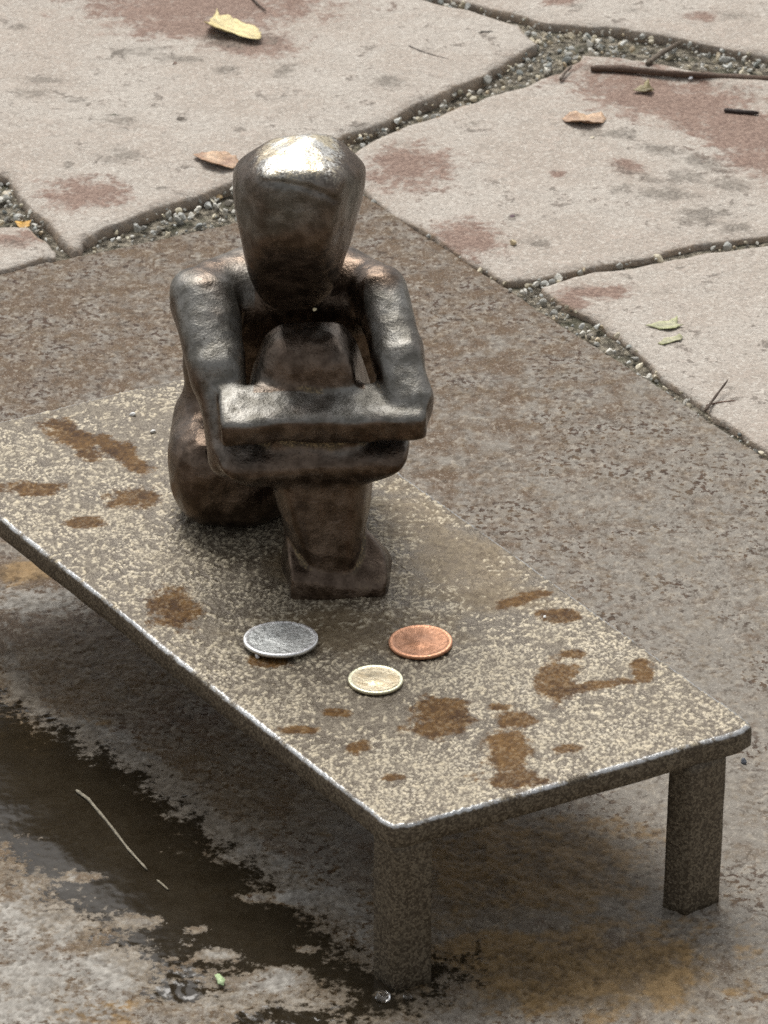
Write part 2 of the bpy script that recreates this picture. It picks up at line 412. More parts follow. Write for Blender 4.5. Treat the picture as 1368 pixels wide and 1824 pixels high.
seen = np.array([Bm@(at(x, y)[:2] - F) for x, y in ((0, 488), (647, 350), (1368, 822), (1368, 1824), (0, 1824))])
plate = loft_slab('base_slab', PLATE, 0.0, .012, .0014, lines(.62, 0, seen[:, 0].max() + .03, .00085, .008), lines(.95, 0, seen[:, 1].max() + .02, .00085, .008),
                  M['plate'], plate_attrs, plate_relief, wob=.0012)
tag(plate, 'flat weathered brown slab with a dark puddle, under the small bench', 'slab')

# bed of soil between the stones, wide enough to reach the horizon
g = np.concatenate([-np.geomspace(.6, 120, 14)[::-1], np.linspace(-.55, .55, 45), np.geomspace(.6, 120, 14)])
gx, gy = np.meshgrid(g, g + .1, indexing='ij')
rr = np.hypot(gx, gy - .1)
gz = BED - .008*(1 - sstep(.9, 1.3, rr)) * 0 + .0015*fbm(gx*40, gy*40, 9)*(rr < 1.0) - .02*0
gz = np.where(poly_sd(PLATE, gx, gy) < -.03, -.02, gz)
ii = np.arange(gx.size).reshape(gx.shape)
gf = np.stack([ii[:-1, :-1].ravel(), ii[1:, :-1].ravel(), ii[1:, 1:].ravel(), ii[:-1, 1:].ravel()], 1)
pavement = obj('pavement', np.stack([gx.ravel(), gy.ravel(), gz.ravel()], 1), gf, M['bed'],
               attrs=dict(far=sstep(.62, .75, np.abs(gx)+np.abs(gy-.35)*.6).ravel()))
tag(pavement, kind='structure')

STONES = {   # outlines in photograph pixels, carried out past the frame
 'A': (.0030, [(-420,60),(-330,180),(-40,300),(10,312),(62,378),(120,432),(134,443),(150,424),(230,388),(296,362),(362,341),(424,316),(520,280),(620,238),(668,218),(770,174),(862,134),(908,106),(956,76),(925,44),(880,28),(835,14),(760,0),(560,-40),(200,-90),(-250,-110)]),
 'B': (.0020, [(846,6),(924,27),(975,40),(1077,46),(1180,60),(1282,83),(1368,100),(1450,115),(1700,160),(1800,-120),(1300,-170),(700,-190),(640,-60),(760,-12)]),
 'C': (.0013, [(640,262),(668,248),(786,203),(837,183),(914,155),(960,142),(1004,122),(1036,94),(1103,98),(1180,113),(1270,126),(1368,138),(1420,145),(1640,170),(1660,340),(1400,412),(1340,424),(1250,436),(1150,456),(1060,472),(980,488),(902,498),(800,436),(720,388),(672,358),(646,340),(618,312),(618,285)]),
 'E': (.0007, [(962,508),(1060,482),(1160,466),(1260,448),(1368,434),(1660,372),(1800,560),(1760,960),(1560,915),(1400,825),(1366,803),(1310,768),(1264,738),(1255,724),(1224,704),(1176,667),(1136,625),(1071,572),(1005,541),(966,518)]),
 'G': (.0022, [(-420,470),(-60,396),(0,398),(52,402),(90,425),(108,444),(100,456),(60,464),(0,478),(-200,520),(-420,566)]),
 'H': (.0022, [(-420,230),(-300,222),(-60,330),(-12,352),(-40,366),(-420,440)]),
}
STAIN = {
 'A': dict(red=[(380,10,210,32),(350,45,140,22),(450,78,80,22),(150,345,72,30),(300,20,140,26),(1000,0,20,6)],
           stain=[(430,70,90,26),(250,92,60,13),(505,125,38,16),(205,212,44,15),(210,278,48,18),(125,292,16,11),(60,165,55,14),(140,180,40,7),(680,146,56,17),(90,140,60,8),(325,214,15,7),(430,231,16,5),(320,105,60,9),(30,45,30,8),(285,335,24,5),(400,125,30,12),(760,90,30,6)]),
 'B': dict(red=[(1000,2,30,8),(1250,30,30,8)], stain=[(1310,30,40,14),(1125,20,16,6),(1255,48,18,5),(1030,10,30,5)]),
 'C': dict(red=[(728,298,76,36),(830,425,58,33),(1190,170,200,45,12),(1330,225,150,50,16),(995,310,13,8),(1400,270,120,50),(1120,300,30,12,20),(1300,245,40,18)],
           stain=[(1130,310,60,12,20),(1225,318,55,18),(1090,240,70,14),(1250,290,90,20,15),(1250,385,75,22),(1310,405,50,16),(955,432,38,14),(912,388,17,9),(1170,265,40,14),(1200,350,80,12),(840,222,14,6),(1180,345,60,16),(1300,330,60,20),(1110,335,40,9,-25),(990,222,10,5)]),
 'E': dict(red=[(1060,520,60,14),(1020,540,30,10)], stain=[(1030,512,22,7),(1300,690,24,8),(1210,474,14,4)]),
 'G': dict(red=[(20,425,40,12),(60,415,30,8)], stain=[(20,432,30,8)]),
 'H': dict(red=[], stain=[]),
}
stone_polys = []
def make_stone(key, z, pts):
    P0 = px_poly(pts, z)
    # resample the outline and roughen it as a hewn edge
    pts2 = []
    for i in range(len(P0)):
        a, b = P0[i], P0[(i+1) % len(P0)]; n = max(1, int(np.linalg.norm(b-a)/.003))
        for k in range(n): pts2.append(a + (b-a)*k/n)
    L = np.array(pts2)
    t = np.roll(L, -2, 0) - np.roll(L, 2, 0); t /= np.linalg.norm(t, axis=1)[:, None]+1e-12
    area = 0.5*np.sum(L[:, 0]*np.roll(L[:, 1], -1) - np.roll(L[:, 0], -1)*L[:, 1])
    if area < 0: L = L[::-1]; t = -t[::-1]
    nr = np.stack([t[:, 1], -t[:, 0]], 1)
    s = sum(map(ord, key))
    L = L + nr*(.0032*fbm(L[:, 0]*70, L[:, 1]*70, s, 4) - .0003)[:, None]
    stone_polys.append(L)
    lo, hi = L.min(0), L.max(0); sp = .0030
    xs, ys = np.meshgrid(np.arange(lo[0], hi[0], sp), np.arange(lo[1], hi[1], sp), indexing='ij')
    xs = xs + RNG.uniform(-.3, .3, xs.shape)*sp; ys = ys + RNG.uniform(-.3, .3, ys.shape)*sp
    dd = poly_sd(L[::2], xs, ys); k = dd < -.0052
    inner = np.stack([xs[k], ys[k]], 1)
    rings = [L - nr*o for o in (.0012, .0030)]
    rings = [r[poly_sd(L, r[:, 0], r[:, 1]) < -o*.6] for r, o in zip(rings, (.0012, .0030))]
    allp = np.concatenate([L] + rings + [inner]); nL = len(L)
    vo, eo, fo, ov, _, _ = delaunay_2d_cdt([Vector(p) for p in allp], [], [list(range(nL))], 1, 1e-7)
    V = np.array([tuple(v) for v in vo])
    inv = {}
    for i, o in enumerate(ov):
        for q in o: inv[q] = i
    d = -poly_sd(L, V[:, 0], V[:, 1])
    chip = .5 + 1.2*np.clip(fbm(V[:, 0]*45, V[:, 1]*45, s+40, 3) + .25, 0, 1)
    zz = z + .0011*fbm(V[:, 0]*16, V[:, 1]*16, s+5, 5) + .0005*fbm(V[:, 0]*120, V[:, 1]*120, s+9, 2)
    zz = zz - .0014*chip*(1 - sstep(0, .0024, d))
    st = STAIN[key]
    red = blobs(V[:, 0], V[:, 1], st['red'], z); sta = blobs(V[:, 0], V[:, 1], st['stain'], z)
    if key == 'C':
        sp_ = blobs(V[:, 0], V[:, 1], [(1190,165,210,44,10),(1330,225,150,52,16),(1400,270,120,50)], z)
        zz = zz - .0016*sstep(-.05, .12, sp_ + .25*fbm(V[:, 0]*60, V[:, 1]*60, 77, 4))
    rim = 1 - sstep(0, .0026, d)
    nV = len(V)
    bl = [inv[i] for i in range(nL)]
    under = np.column_stack([L - nr*.0005 - .0008*nr*fbm(L[:, 0]*150, L[:, 1]*150, s+2, 2)[:, None], np.full(nL, -.012)])
    mid = np.column_stack([L + nr*(.0009*fbm(L[:, 0]*200, L[:, 1]*200, s+3, 2))[:, None], np.full(nL, -.0035)])
    V3 = np.concatenate([np.column_stack([V, zz]), mid, under])
    faces = [list(f) for f in fo]
    for i in range(nL):
        j = (i+1) % nL
        faces.append((bl[j], bl[i], nV+i, nV+j)); faces.append((nV+j, nV+i, nV+nL+i, nV+nL+j))
    ext = lambda a, v: np.concatenate([a, np.full(2*nL, v)])
    return obj('flagstone', V3, faces, M['stone'], pavement, attrs=dict(red=ext(red, -1), stain=ext(sta, -1), rim=ext(rim*.75, 1)))
for k, (z, pts) in STONES.items(): make_stone(k, z, pts)

# ------------------------------------------------------------------ bench
HL, HT = .0474, .0545
bq = np.array([at(705, 1480, HT)[:2], at(1345, 1297, HT)[:2], at(432, 645, HT)[:2], at(-163, 789, HT)[:2]])
bc = bq.mean(0); bq_in = bc + (bq - bc)*(1 - .0018/np.linalg.norm(bq - bc, axis=1))[:, None]
SPOTS = [(785,1280,62,40),(905,1340,52,44),(915,1388,70,17),(918,1283,36,18),(995,1212,42,42),(1060,1222,75,9,-8),(1145,1195,24,20),(1020,1166,26,8),
         (935,1066,55,12,-18),(1000,1100,45,14),(310,1085,50,40),(240,886,48,20),(130,778,70,26,30),(205,800,50,20,20),(1010,1335,30,9),(892,1262,22,7),(640,1330,30,12),
         (150,930,40,12),(530,1300,40,8),(700,1385,24,7),(225,815,60,16,30),(60,870,60,14),(600,1270,26,9),(480,1175,40,14)]
def bench_attrs(X, Y):
    spot = blobs(X, Y, SPOTS, HT)
    brown = blobs(X, Y, [(820,1010,190,95,20),(640,1120,240,60),(750,930,140,60,30),(560,1000,120,60)], HT)
    speck = .46 - .75*np.clip(brown + .15, 0, 1) + .35*np.clip(blobs(X, Y, [(1180,1280,220,130),(650,1380,200,120),(250,1000,260,150),(500,1200,200,100),(900,1400,260,60)], HT), 0, 1)
    return dict(spot=spot, brown=brown, speck=speck)
bench = empty('bench', (bc[0], bc[1], 0))
tag(bench, 'small low bronze bench with speckled worn top, carrying the seated figure', 'bench')
def under(o, parent):
    o.parent = parent; o.matrix_parent_inverse = parent.matrix_basis.inverted() if False else o.matrix_parent_inverse
    o.location = o.location - Vector(parent.location); return o
def bench_relief(x, y):
    """worn cast surface: low rounded grains standing out of darker hollows, thinned where it is smooth or stained"""
    jx, jy = x + .0007*fbm(x*900, y*900, 61, 2) + .0022*fbm(x*220, y*220, 63, 2), y + .0007*fbm(x*900, y*900, 71, 2) + .0022*fbm(x*220, y*220, 73, 2)
    f1, f2, rv = worley(jx*660, jy*660, 51); k1, _, kv = worley(jx*1150, jy*1150, 81)
    a = bench_attrs(x, y)
    amt = a['speck'] + 2.2*fbm(x*60, y*60, 91, 4)*.5 + (rv - .5)*1.3 + .5*fbm(x*9, y*9, 95, 3)
    lump = sstep(.02, .55, f2 - f1)*sstep(.85, .2, f1)
    lump2 = sstep(.62, .2, k1)*(kv > .55)
    flat = sstep(-.1, .25, a['spot'])
    tops = lump*sstep(.0, .7, amt)
    h = .00028*tops + .00014*lump2 + .00014*(kv - .5) + .0006*fbm(x*22, y*22, 21, 3)
    return h - .00018*flat*tops, dict(tops=np.clip(tops + .45*lump2*sstep(-.2, .6, amt), 0, 1), grain=.5*rv + .5*kv)
bl_, bw_ = np.linalg.norm(bq[3] - bq[0]), np.linalg.norm(bq[1] - bq[0])
top = loft_slab('seat_top', bq_in, HT, HT-HL, .0016, np.linspace(0, 1, int(bw_/.00048)), np.linspace(0, 1, int(bl_/.00048)), M['bench'], bench_attrs,
                bench_relief, wob=.0009, seed=8, wscale=35, corner=.0014)
under(top, bench)
def leg(b3, t3, extra):
    """four-sided leg from its three seen corners (left, near, right) at floor and at the underside"""
    nb = np.array([at(x, y, 0)[:2] for x, y in b3]); nt_ = nb.copy()
    b4 = np.array([nb[0], nb[1], nb[2], nb[0]+nb[2]-nb[1]])
    t4 = b4 + np.array(extra)[None]
    return leg_mesh(b4, t4)
def leg_mesh(b4, t4):
    rows = 14; V = []; nper = 16
    for k in range(rows+1):
        f = k/rows; q = b4*(1-f) + t4*f; c = q.mean(0)
        z = -.001 + (HL + .0006 + .001)*f
        for s in range(4):
            a, b = q[s], q[(s+1) % 4]
            for j in range(4):
                u = (.035, .34, .66, .965)[j]
                p = a + (b - a)*u
                p = c + (p - c)*(1.0 + .035*vnoise(s*9.1+j*2.7+b4[0, 0]*500, f*6.5, 3)*1.0)
                V.append((p[0], p[1], z))
    Fc = []
    for k in range(rows):
        for i in range(nper):
            j = (i+1) % nper
            Fc.append((k*nper+i, k*nper+j, (k+1)*nper+j, (k+1)*nper+i))
    Fc.append(list(range(nper))[::-1]); Fc.append([rows*nper+i for i in range(nper)])
    V = np.array(V)
    area = np.cross(b4[1]-b4[0], b4[2]-b4[1])
    if area < 0: Fc = [list(f)[::-1] for f in Fc]
    n = len(V)
    return under(obj('leg', V, Fc, M['bench'], bench, attrs=dict(spot=np.full(n, -1.), brown=np.full(n, .1), speck=np.full(n, .05), edge=np.full(n, 1.), tops=np.zeros(n), grain=np.full(n, .5))), bench)
near_b = np.array([at(664, 1735)[:2], at(703, 1768)[:2], at(769, 1748)[:2]])
right_b = np.array([at(1179, 1616)[:2], at(1222, 1632)[:2], at(1282, 1606)[:2]])
def four(nb): return np.array([nb[0], nb[1], nb[2], nb[0]+nb[2]-nb[1]])
leg_mesh(four(near_b), four(near_b) + np.array([.0002, .0012]))
leg_mesh(four(right_b), four(right_b) + np.array([.0008, .0042]))
off = (bq[3] - bq[0])*.965
leg_mesh(four(near_b) + off, four(near_b) + off)
off2 = (bq[2] - bq[1])*.955
leg_mesh(four(right_b) + off2, four(right_b) + off2)

# ------------------------------------------------------------------ the seated figure: one continuous sculpted surface
base = at(600, 1065, HT)
Y0 = base[1]
def FP(px, py, ymm): return aty(px, py, Y0 + ymm/1000.0)
def surface_nets(Fd, o, h):
    nx, ny, nz = Fd.shape; S = Fd < 0
    acc = np.zeros((nx-1, ny-1, nz-1, 3), np.float32); cnt = np.zeros((nx-1, ny-1, nz-1), np.float32)
    sl = lambda a, i: slice(i, (None if i else -1))
    for ax in range(3):
        others = [a for a in range(3) if a != ax]
        for p in (0, 1):
            for q in (0, 1):
                i0 = [0, 0, 0]; i0[others[0]] = p; i0[others[1]] = q
                i1 = list(i0); i1[ax] = 1
                A = Fd[tuple(slice(i, (i-1) or None) for i in i0)]; B = Fd[tuple(slice(i, (i-1) or None) for i in i1)]
                cr = (A < 0) != (B < 0)
                t = np.where(cr, A/np.where(cr, A - B, 1), 0)
                cnt += cr
                for a in range(3):
                    acc[..., a] += np.where(cr, t if a == ax else float(i0[a]), 0)
    act = cnt > 0; ids = -np.ones(act.shape, np.int64); ids[act] = np.arange(act.sum())
    I = np.argwhere(act)
    V = o + h*(I + acc[act]/cnt[act][:, None])
    Q = []
    for ax in range(3):
        b, c = (ax+1) % 3, (ax+2) % 3
        i1 = [slice(None)]*3; i0 = [slice(None)]*3
        i0[ax] = slice(0, -1); i1[ax] = slice(1, None)
        cr = S[tuple(i0)] != S[tuple(i1)]
        E_ = np.argwhere(cr)
        E_ = E_[(E_[:, b] > 0) & (E_[:, c] > 0) & (E_[:, b] < Fd.shape[b]-1) & (E_[:, c] < Fd.shape[c]-1)]
        fl = S[tuple(E_.T)]
        def g(db, dc):
            K = E_.copy(); K[:, b] += db; K[:, c] += dc; return ids[tuple(K.T)]
        q = np.stack([g(-1, -1), g(0, -1), g(0, 0), g(-1, 0)], 1)
        q[~fl] = q[~fl][:, ::-1]; Q.append(q)
    return V, np.concatenate(Q)

def build_figure():
    h = .00072
    c0 = FP(300, 960, 40)
    lo = np.array([FP(280, 800, 50)[0], Y0 - .010, HT - .003]); hi = np.array([FP(790, 700, 20)[0], Y0 + .100, FP(540, 195, 40)[2]])
    n = np.ceil((hi - lo)/h).astype(int)
    ax = [np.float32(lo[i]) + np.float32(h)*np.arange(n[i], dtype=np.float32) for i in range(3)]
    X, Y, Z = np.meshgrid(*ax, indexing='ij')
    # a slight organic drift, so that no plane or edge of the modelling is ruler-straight
    wx = .00045*np.sin(130*Y + 95*Z + .4) + .00025*np.sin(210*Z + 140*X + 2.)
    wy = .00045*np.sin(140*X + 60*Z + 1.1) + .00025*np.sin(260*X - 120*Z + .3)
    wz = .00028*np.sin(110*X + 70*Y + 2.2) + .00016*np.sin(250*X + 150*Y + .9)
    X, Y, Z = (X + wx).astype(np.float32), (Y + wy).astype(np.float32), (Z + wz).astype(np.float32)
    def smin(a, b, k):
        t = np.clip(.5 + .5*(b - a)/k, 0, 1); return b*(1-t) + a*t - k*t*(1-t)
    def cone(a, b, ra, rb, sq=(1, 1, 1), p=2.0):
        """tapered capsule; sq squashes the section"""
        a, b = np.asarray(a), np.asarray(b); d = b - a
        t = np.clip(((X-a[0])*d[0] + (Y-a[1])*d[1] + (Z-a[2])*d[2])/(d@d), 0, 1)
        dx, dy, dz = (X-a[0]-t*d[0])/sq[0], (Y-a[1]-t*d[1])/sq[1], (Z-a[2]-t*d[2])/sq[2]
        if p == 2.0: return np.sqrt(dx*dx + dy*dy + dz*dz) - (ra + (rb-ra)*t)
        return (np.abs(dx)**p + np.abs(dy)**p + np.abs(dz)**p)**(1/p) - (ra + (rb-ra)*t)
    def ell(c, r, p=2.4):
        q = (np.abs((X-c[0])/r[0])**p + np.abs((Y-c[1])/r[1])**p + np.abs((Z-c[2])/r[2])**p)**(1/p)
        return (q - 1)*min(r)
    def planes(lst, k):
        """convex faceted block: smooth intersection of half-spaces (normal, point on the face)"""
        m = None; ds = []
        for nn, p in lst:
            nn = np.asarray(nn, float); nn /= np.linalg.norm(nn)
            ds.append(nn[0]*(X-p[0]) + nn[1]*(Y-p[1]) + nn[2]*(Z-p[2]))
        m = np.maximum.reduce(ds); s = sum(np.exp(np.clip((d - m)/k, -30, 0)) for d in ds)
        return m + k*np.log(s)
    def bar(a, b, up, hw, hh, k, ea=0.0, eb=0.0, chf=.30, extra=()):
        """faceted bar from a to b with bevelled long edges; hw half depth, hh half height"""
        a, b = np.asarray(a), np.asarray(b); d = (b-a)/np.linalg.norm(b-a)
        up = np.asarray(up, float); up -= d*(up@d); up /= np.linalg.norm(up); sd_ = np.cross(d, up); m = (a+b)/2
        L = [(d, b + d*eb), (-d, a - d*ea), (up, m+up*hh), (-up, m-up*hh), (sd_, m+sd_*hw), (-sd_, m-sd_*hw)]
        for su in (1, -1):
            for ss in (1, -1):
                L.append((up*su/hh + ss*sd_/hw, m + up*su*hh*(1-chf/2) + sd_*ss*hw*(1-chf/2)))
        return planes(L + list(extra), k)
    mm = .001
    # pelvis and trunk
    hipZ = HT + .0155
    f = ell((FP(402, 870, 60)[0], Y0 + .0585, hipZ), (.0172, .022, .0165), 3.0)
    f = smin(f, ell((FP(520, 860, 66)[0], Y0 + .068, hipZ), (.019, .022, .0165), 2.5), .010)
    chest = FP(520, 570, 66); low = np.array([FP(496, 800, 70)[0], Y0 + .074, HT + .026])
    f = smin(f, cone(low, chest, .0160, .0185, (1.88, .90, 1)), .008)
    shL, shR = FP(360, 537, 46), FP(676, 530, 44)
    f = smin(f, cone(shL + [.004, .008, -.001], FP(450, 510, 62), .0100, .0100), .006)
    f = smin(f, cone(FP(450, 510, 62), FP(610, 505, 60), .0105, .0100), .008)
    f = smin(f, cone(FP(610, 505, 60), shR + [-.003, .008, -.001], .0100, .0088), .006)
    f = smin(f, cone(FP(425, 535, 55), FP(632, 530, 53), .0100, .0095), .006)
    # thighs and shins (legs held together), knees, foot
    kn = FP(552, 640, 26)
    f = smin(f, cone([FP(470, 880, 60)[0], Y0 + .058, HT + .020], kn + [-.001, .008, -.020], .014, .0080), .005)
    shin = planes([((0, -1, .04), FP(570, 900, 3.5)), ((0, 1, .1), FP(570, 900, 27)), ((-1, -.12, -.25), FP(497, 905, 12)), ((1, -.1, -.09), FP(652, 905, 12)),
                   ((-.8, -.6, -.2), FP(507, 905, 7)), ((.8, -.6, 0), FP(643, 905, 7)), ((0, 0, 1), FP(552, 730, 12)), ((0, 0, -1), base + [0, 0, .003])], .0007)
    knee = planes([((-.03, -1, .10), FP(572, 668, 12.0)), ((-.14, -.62, .80), FP(545, 604, 19)), ((-.05, -.05, 1), FP(545, 580, 27)), ((.05, 1, .1), FP(545, 620, 32)), ((-1, -.05, .20), FP(459, 640, 26)),
                   ((1, -.1, .20), FP(644, 650, 22)), ((-.70, -.7, .30), FP(500, 655, 14.5)), ((.70, -.1, .70), FP(614, 592, 24)), ((-.62, -.1, .62), FP(488, 594, 26)),
                   ((0, 0, -1), kn + [0, 0, -.03])], .0009)
    f = smin(f, knee, .0022); f = smin(f, shin, .0035)
    foot = planes([((.02, -1, .06), FP(600, 1050, -.5)), ((.10, -.52, .85), FP(575, 1012, 4)), ((-1, -.10, .02), FP(510, 1040, 8)), ((1, -.12, .08), FP(693, 1045, 6)),
                   ((.72, .22, .64), FP(674, 976, 6)), ((0, 1, .2), base + [0, .024, 0]), ((0, 0, -1), base + [0, 0, -.002]), ((.80, -.6, .05), FP(690, 1050, 1.2))], .0006)
    f = smin(f, foot, .0015)
    # arms: the lower forearm belongs to the arm on the left, the upper one to the arm on the right
    elL = FP(413, 800, 13); elR = FP(729, 714, 11)
    armL = smin(cone(shL, FP(390, 660, 26), .0098, .0080, p=2.6), cone(FP(390, 660, 26), elL, .0080, .0076, p=2.6), .003)
    armR = smin(cone(shR, FP(711, 640, 22), .0088, .0068, (.95, 1, 1), 2.6), cone(FP(711, 640, 22), elR, .0068, .0070, p=2.6), .003)
    f = smin(f, armL, .0022); f = smin(f, armR, .0022)
    low_f = bar(FP(420, 826, 10), FP(700, 812, 10), (0, .10, 1), .0096, .0080, .0010, .0055, .0050, .75, [((.75, 0, -.66), FP(700, 838, 8)), ((-.75, 0, -.66), FP(418, 845, 8))])
    f = smin(f, low_f, .0026)
    up_f = bar(FP(412, 741, 9.0), FP(742, 729, 9.0), (0, -.26, 1), .0096, .0052, .0007, .0035, .0030, .20)
    f = smin(f, up_f, .0022)
    # neck and head
    f = smin(f, cone(FP(520, 545, 54), FP(528, 425, 46), .0070, .0125), .004)
    hc = FP(535, 380, 34)
    def pl2(p, q, t):
        nn = np.cross(q - p, t); nn /= np.linalg.norm(nn)
        return (nn if nn@(p - hc) > 0 else -nn, p)
    ux, uy = np.array([1., 0, 0]), np.array([0, 1., 0])
    head = planes([pl2(FP(525, 447, 13.0), FP(520, 548, 33), ux), pl2(FP(431, 446, 32), FP(462, 535, 37), uy), pl2(FP(625, 440, 32), FP(583, 530, 37), uy), pl2(FP(462, 528, 37), FP(492, 552, 40), uy), pl2(FP(583, 525, 37), FP(556, 550, 40), uy), ((-.03, -1, -.06), FP(535, 385, 12.5)), ((0, -.80, .60), FP(540, 312, 13)), ((0, -.45, .90), FP(540, 276, 18)), ((0, -.12, 1), FP(540, 242, 30)), ((0, .60, .80), FP(540, 244, 43)), ((.66, .40, .64), FP(622, 266, 44)), ((-.66, .40, .64), FP(454, 266, 44)),
                   ((0, 1, 0), FP(540, 340, 53)), ((-1, -.06, -.03), FP(419, 345, 34)), ((1, .0, -.12), FP(653, 330, 34)),
                   ((-.84, -.54, -.02), FP(446, 370, 17)), ((.86, -.50, -.24), FP(604, 380, 16)), ((.80, -.05, .60), FP(634, 275, 34)), ((-.80, -.05, .60), FP(441, 275, 34)), ((.56, -.05, .83), FP(622, 256, 34)), ((-.56, -.05, .83), FP(454, 256, 34)), ((.30, -.05, .95), FP(585, 245, 34)), ((-.30, -.05, .95), FP(495, 245, 34)),
                   ((0, .5, -.85), FP(530, 470, 50)), ((0,0,-1), FP(520,556,44))], .0012)
    f = smin(f, head, .0035)
    # hand-modelled unevenness
    rg = np.random.default_rng(4); nz_ = 0
    for k_, a_ in ((150, .00010), (260, .00008), (520, .00006)):
        for _ in range(4):
            v = rg.normal(size=3); v *= k_/np.linalg.norm(v); nz_ = nz_ + a_*np.sin(v[0]*X + v[1]*Y + v[2]*Z + rg.uniform(0, 6.28))
    f = f + nz_.astype(np.float32)
    f = np.maximum(f, (HT - .0012) - (Z - wz))
    V, Q = surface_nets(f.astype(np.float32), lo, h)
    # wear on touched crowns and arrises, dust in the hollows: from the surface's own curvature
    A = np.concatenate([Q[:, [0, 1]], Q[:, [1, 2]], Q[:, [2, 3]], Q[:, [3, 0]]])
    def relax(W, it):
        for _ in range(it):
            s = np.zeros_like(W); c = np.zeros(len(W))
            np.add.at(s, A[:, 0], W[A[:, 1]]); np.add.at(s, A[:, 1], W[A[:, 0]]); np.add.at(c, A[:, 0], 1); np.add.at(c, A[:, 1], 1)
            W = s/(c[:, None] if W.ndim > 1 else c)
        return W
    V1 = relax(V, 1); V = .65*V + .35*V1
    # crease across the brow
    cr = np.array([FP(462, 322, 14), FP(500, 323, 13.5), FP(545, 333, 13), FP(580, 345, 13), FP(602, 354, 15)])
    dq = np.full(len(V), 9.)
    for p_, q_ in zip(cr[:-1], cr[1:]):
        e = (q_ - p_)[[0, 2]]; wv = V[:, [0, 2]] - p_[[0, 2]]; t = np.clip(wv@e/(e@e), 0, 1)
        dq = np.minimum(dq, np.linalg.norm(wv - t[:, None]*e, axis=1))
    gm = np.exp(-(dq/.0009)**2)*sstep(.024, .016, V[:, 1] - Y0)
    V = V + np.array([0, .0008, 0])*gm[:, None]
    S = relax(V, 10)
    tri = np.concatenate([Q[:, [0, 1, 2]], Q[:, [0, 2, 3]]])
    fn = np.cross(V[tri[:, 1]]-V[tri[:, 0]], V[tri[:, 2]]-V[tri[:, 0]]); N = np.zeros_like(V)
    for k_ in range(3): np.add.at(N, tri[:, k_], fn)
    N /= np.linalg.norm(N, axis=1)[:, None] + 1e-12
    curv = np.sum((V - S)*N, 1)*1400
    curv = relax(curv, 2)
    hz = FP(540, 318, 14)[2]
    crown = sstep(hz - .003, hz + .005, V[:, 2])*sstep(-.3, .3, N[:, 2])*sstep(.052, .030, V[:, 1] - Y0)
    wear = np.clip(crown*.80 + .35*sstep(.25, .8, curv)*sstep(FP(540, 455, 20)[2], hz, V[:, 2]) + .10*sstep(.2, .7, curv), 0, 1)
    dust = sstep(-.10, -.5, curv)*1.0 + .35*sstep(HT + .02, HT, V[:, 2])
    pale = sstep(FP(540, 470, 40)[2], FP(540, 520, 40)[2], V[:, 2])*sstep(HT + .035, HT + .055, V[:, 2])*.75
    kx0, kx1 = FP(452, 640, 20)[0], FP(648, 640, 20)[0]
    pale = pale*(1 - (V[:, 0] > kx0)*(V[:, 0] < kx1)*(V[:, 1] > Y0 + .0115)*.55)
    pale = pale*(.25 + .75*sstep(-.1, .6, N[:, 2]))  # upward facets paler, fronts darker: sky sheen painted into the bronze
    pale = np.maximum(pale, .56*sstep(FP(530, 470, 14)[2], FP(530, 400, 14)[2], V[:, 2])*sstep(.5, -.6, N[:, 1]))  # paler face front: its satin sheen put into the colour
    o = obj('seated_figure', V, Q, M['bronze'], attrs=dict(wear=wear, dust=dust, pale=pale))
    return o
fig = build_figure()
tag(fig, 'small faceless bronze figure sitting on the bench, arms folded round its raised knees', 'statue')

# ------------------------------------------------------------------ coins
def coin(cx, cy, rpx, tilt, mat, label, name, thick=.0017, lift=.0):
    c = at(cx, cy, HT + thick); r = at(cx + rpx, cy, HT + thick)[0] - c[0]
    prof = [(0, 0), (.30, .00004), (.34, -.00008), (.60, -.00006), (.80, 0.0), (.86, 0), (.90, .00014), (.945, .00020), (.98, .00015), (1.0, 0), (1.0, -thick*.9), (.97, -thick), (0, -thick)]
    V, Fc, rim = [], [], []; N = 72
    for k, (q, z) in enumerate(prof):
        for i in range(N):
            a = 2*math.pi*i/N
            V.append((q*r*math.cos(a), q*r*math.sin(a), z)); rim.append(1.0 if q > .87 and z > -thick*.5 else 0.0)
    for k in range(len(prof)-1):
        for i in range(N):
            j = (i+1) % N
            if k == 0: Fc.append((i, N+i, N+j))
            elif k == len(prof)-2: Fc.append((k*N+i, (k+1)*N+i, k*N+j))
            else: Fc.append((k*N+i, (k+1)*N+i, (k+1)*N+j, k*N+j))
    o = obj(name, V, Fc, mat, attrs=dict(rim=rim))
    o.location = (c[0], c[1], HT + thick + lift); o.rotation_euler = tilt
    return tag(o, label, 'coin')
coin(500, 1142, 66.5, (math.radians(-2.2), math.radians(1.0), .6), mat_coin('nickel', (.84, .86, .84), (.56, .58, .57), .34, .4),
     'largest coin, dull silver-grey, on the bench left of the copper coin', 'silver_coin', .0010, .0010)
coin(749, 1145, 57, (math.radians(-1.0), math.radians(-.6), 1.9), mat_coin('copper', (.53, .285, .175), (.33, .165, .095), .36, .4),
     'reddish copper coin on the bench top, right of the silver one', 'copper_coin', .0010, .0006)
coin(669, 1212, 49, (math.radians(-.6), math.radians(-1.2), 3.1), mat_coin('brass', (.70, .62, .46), (.52, .42, .27), .34, .4),
     'smallest coin, pale brassy gold, nearest the bench corner', 'brass_coin', .0009, .0005)

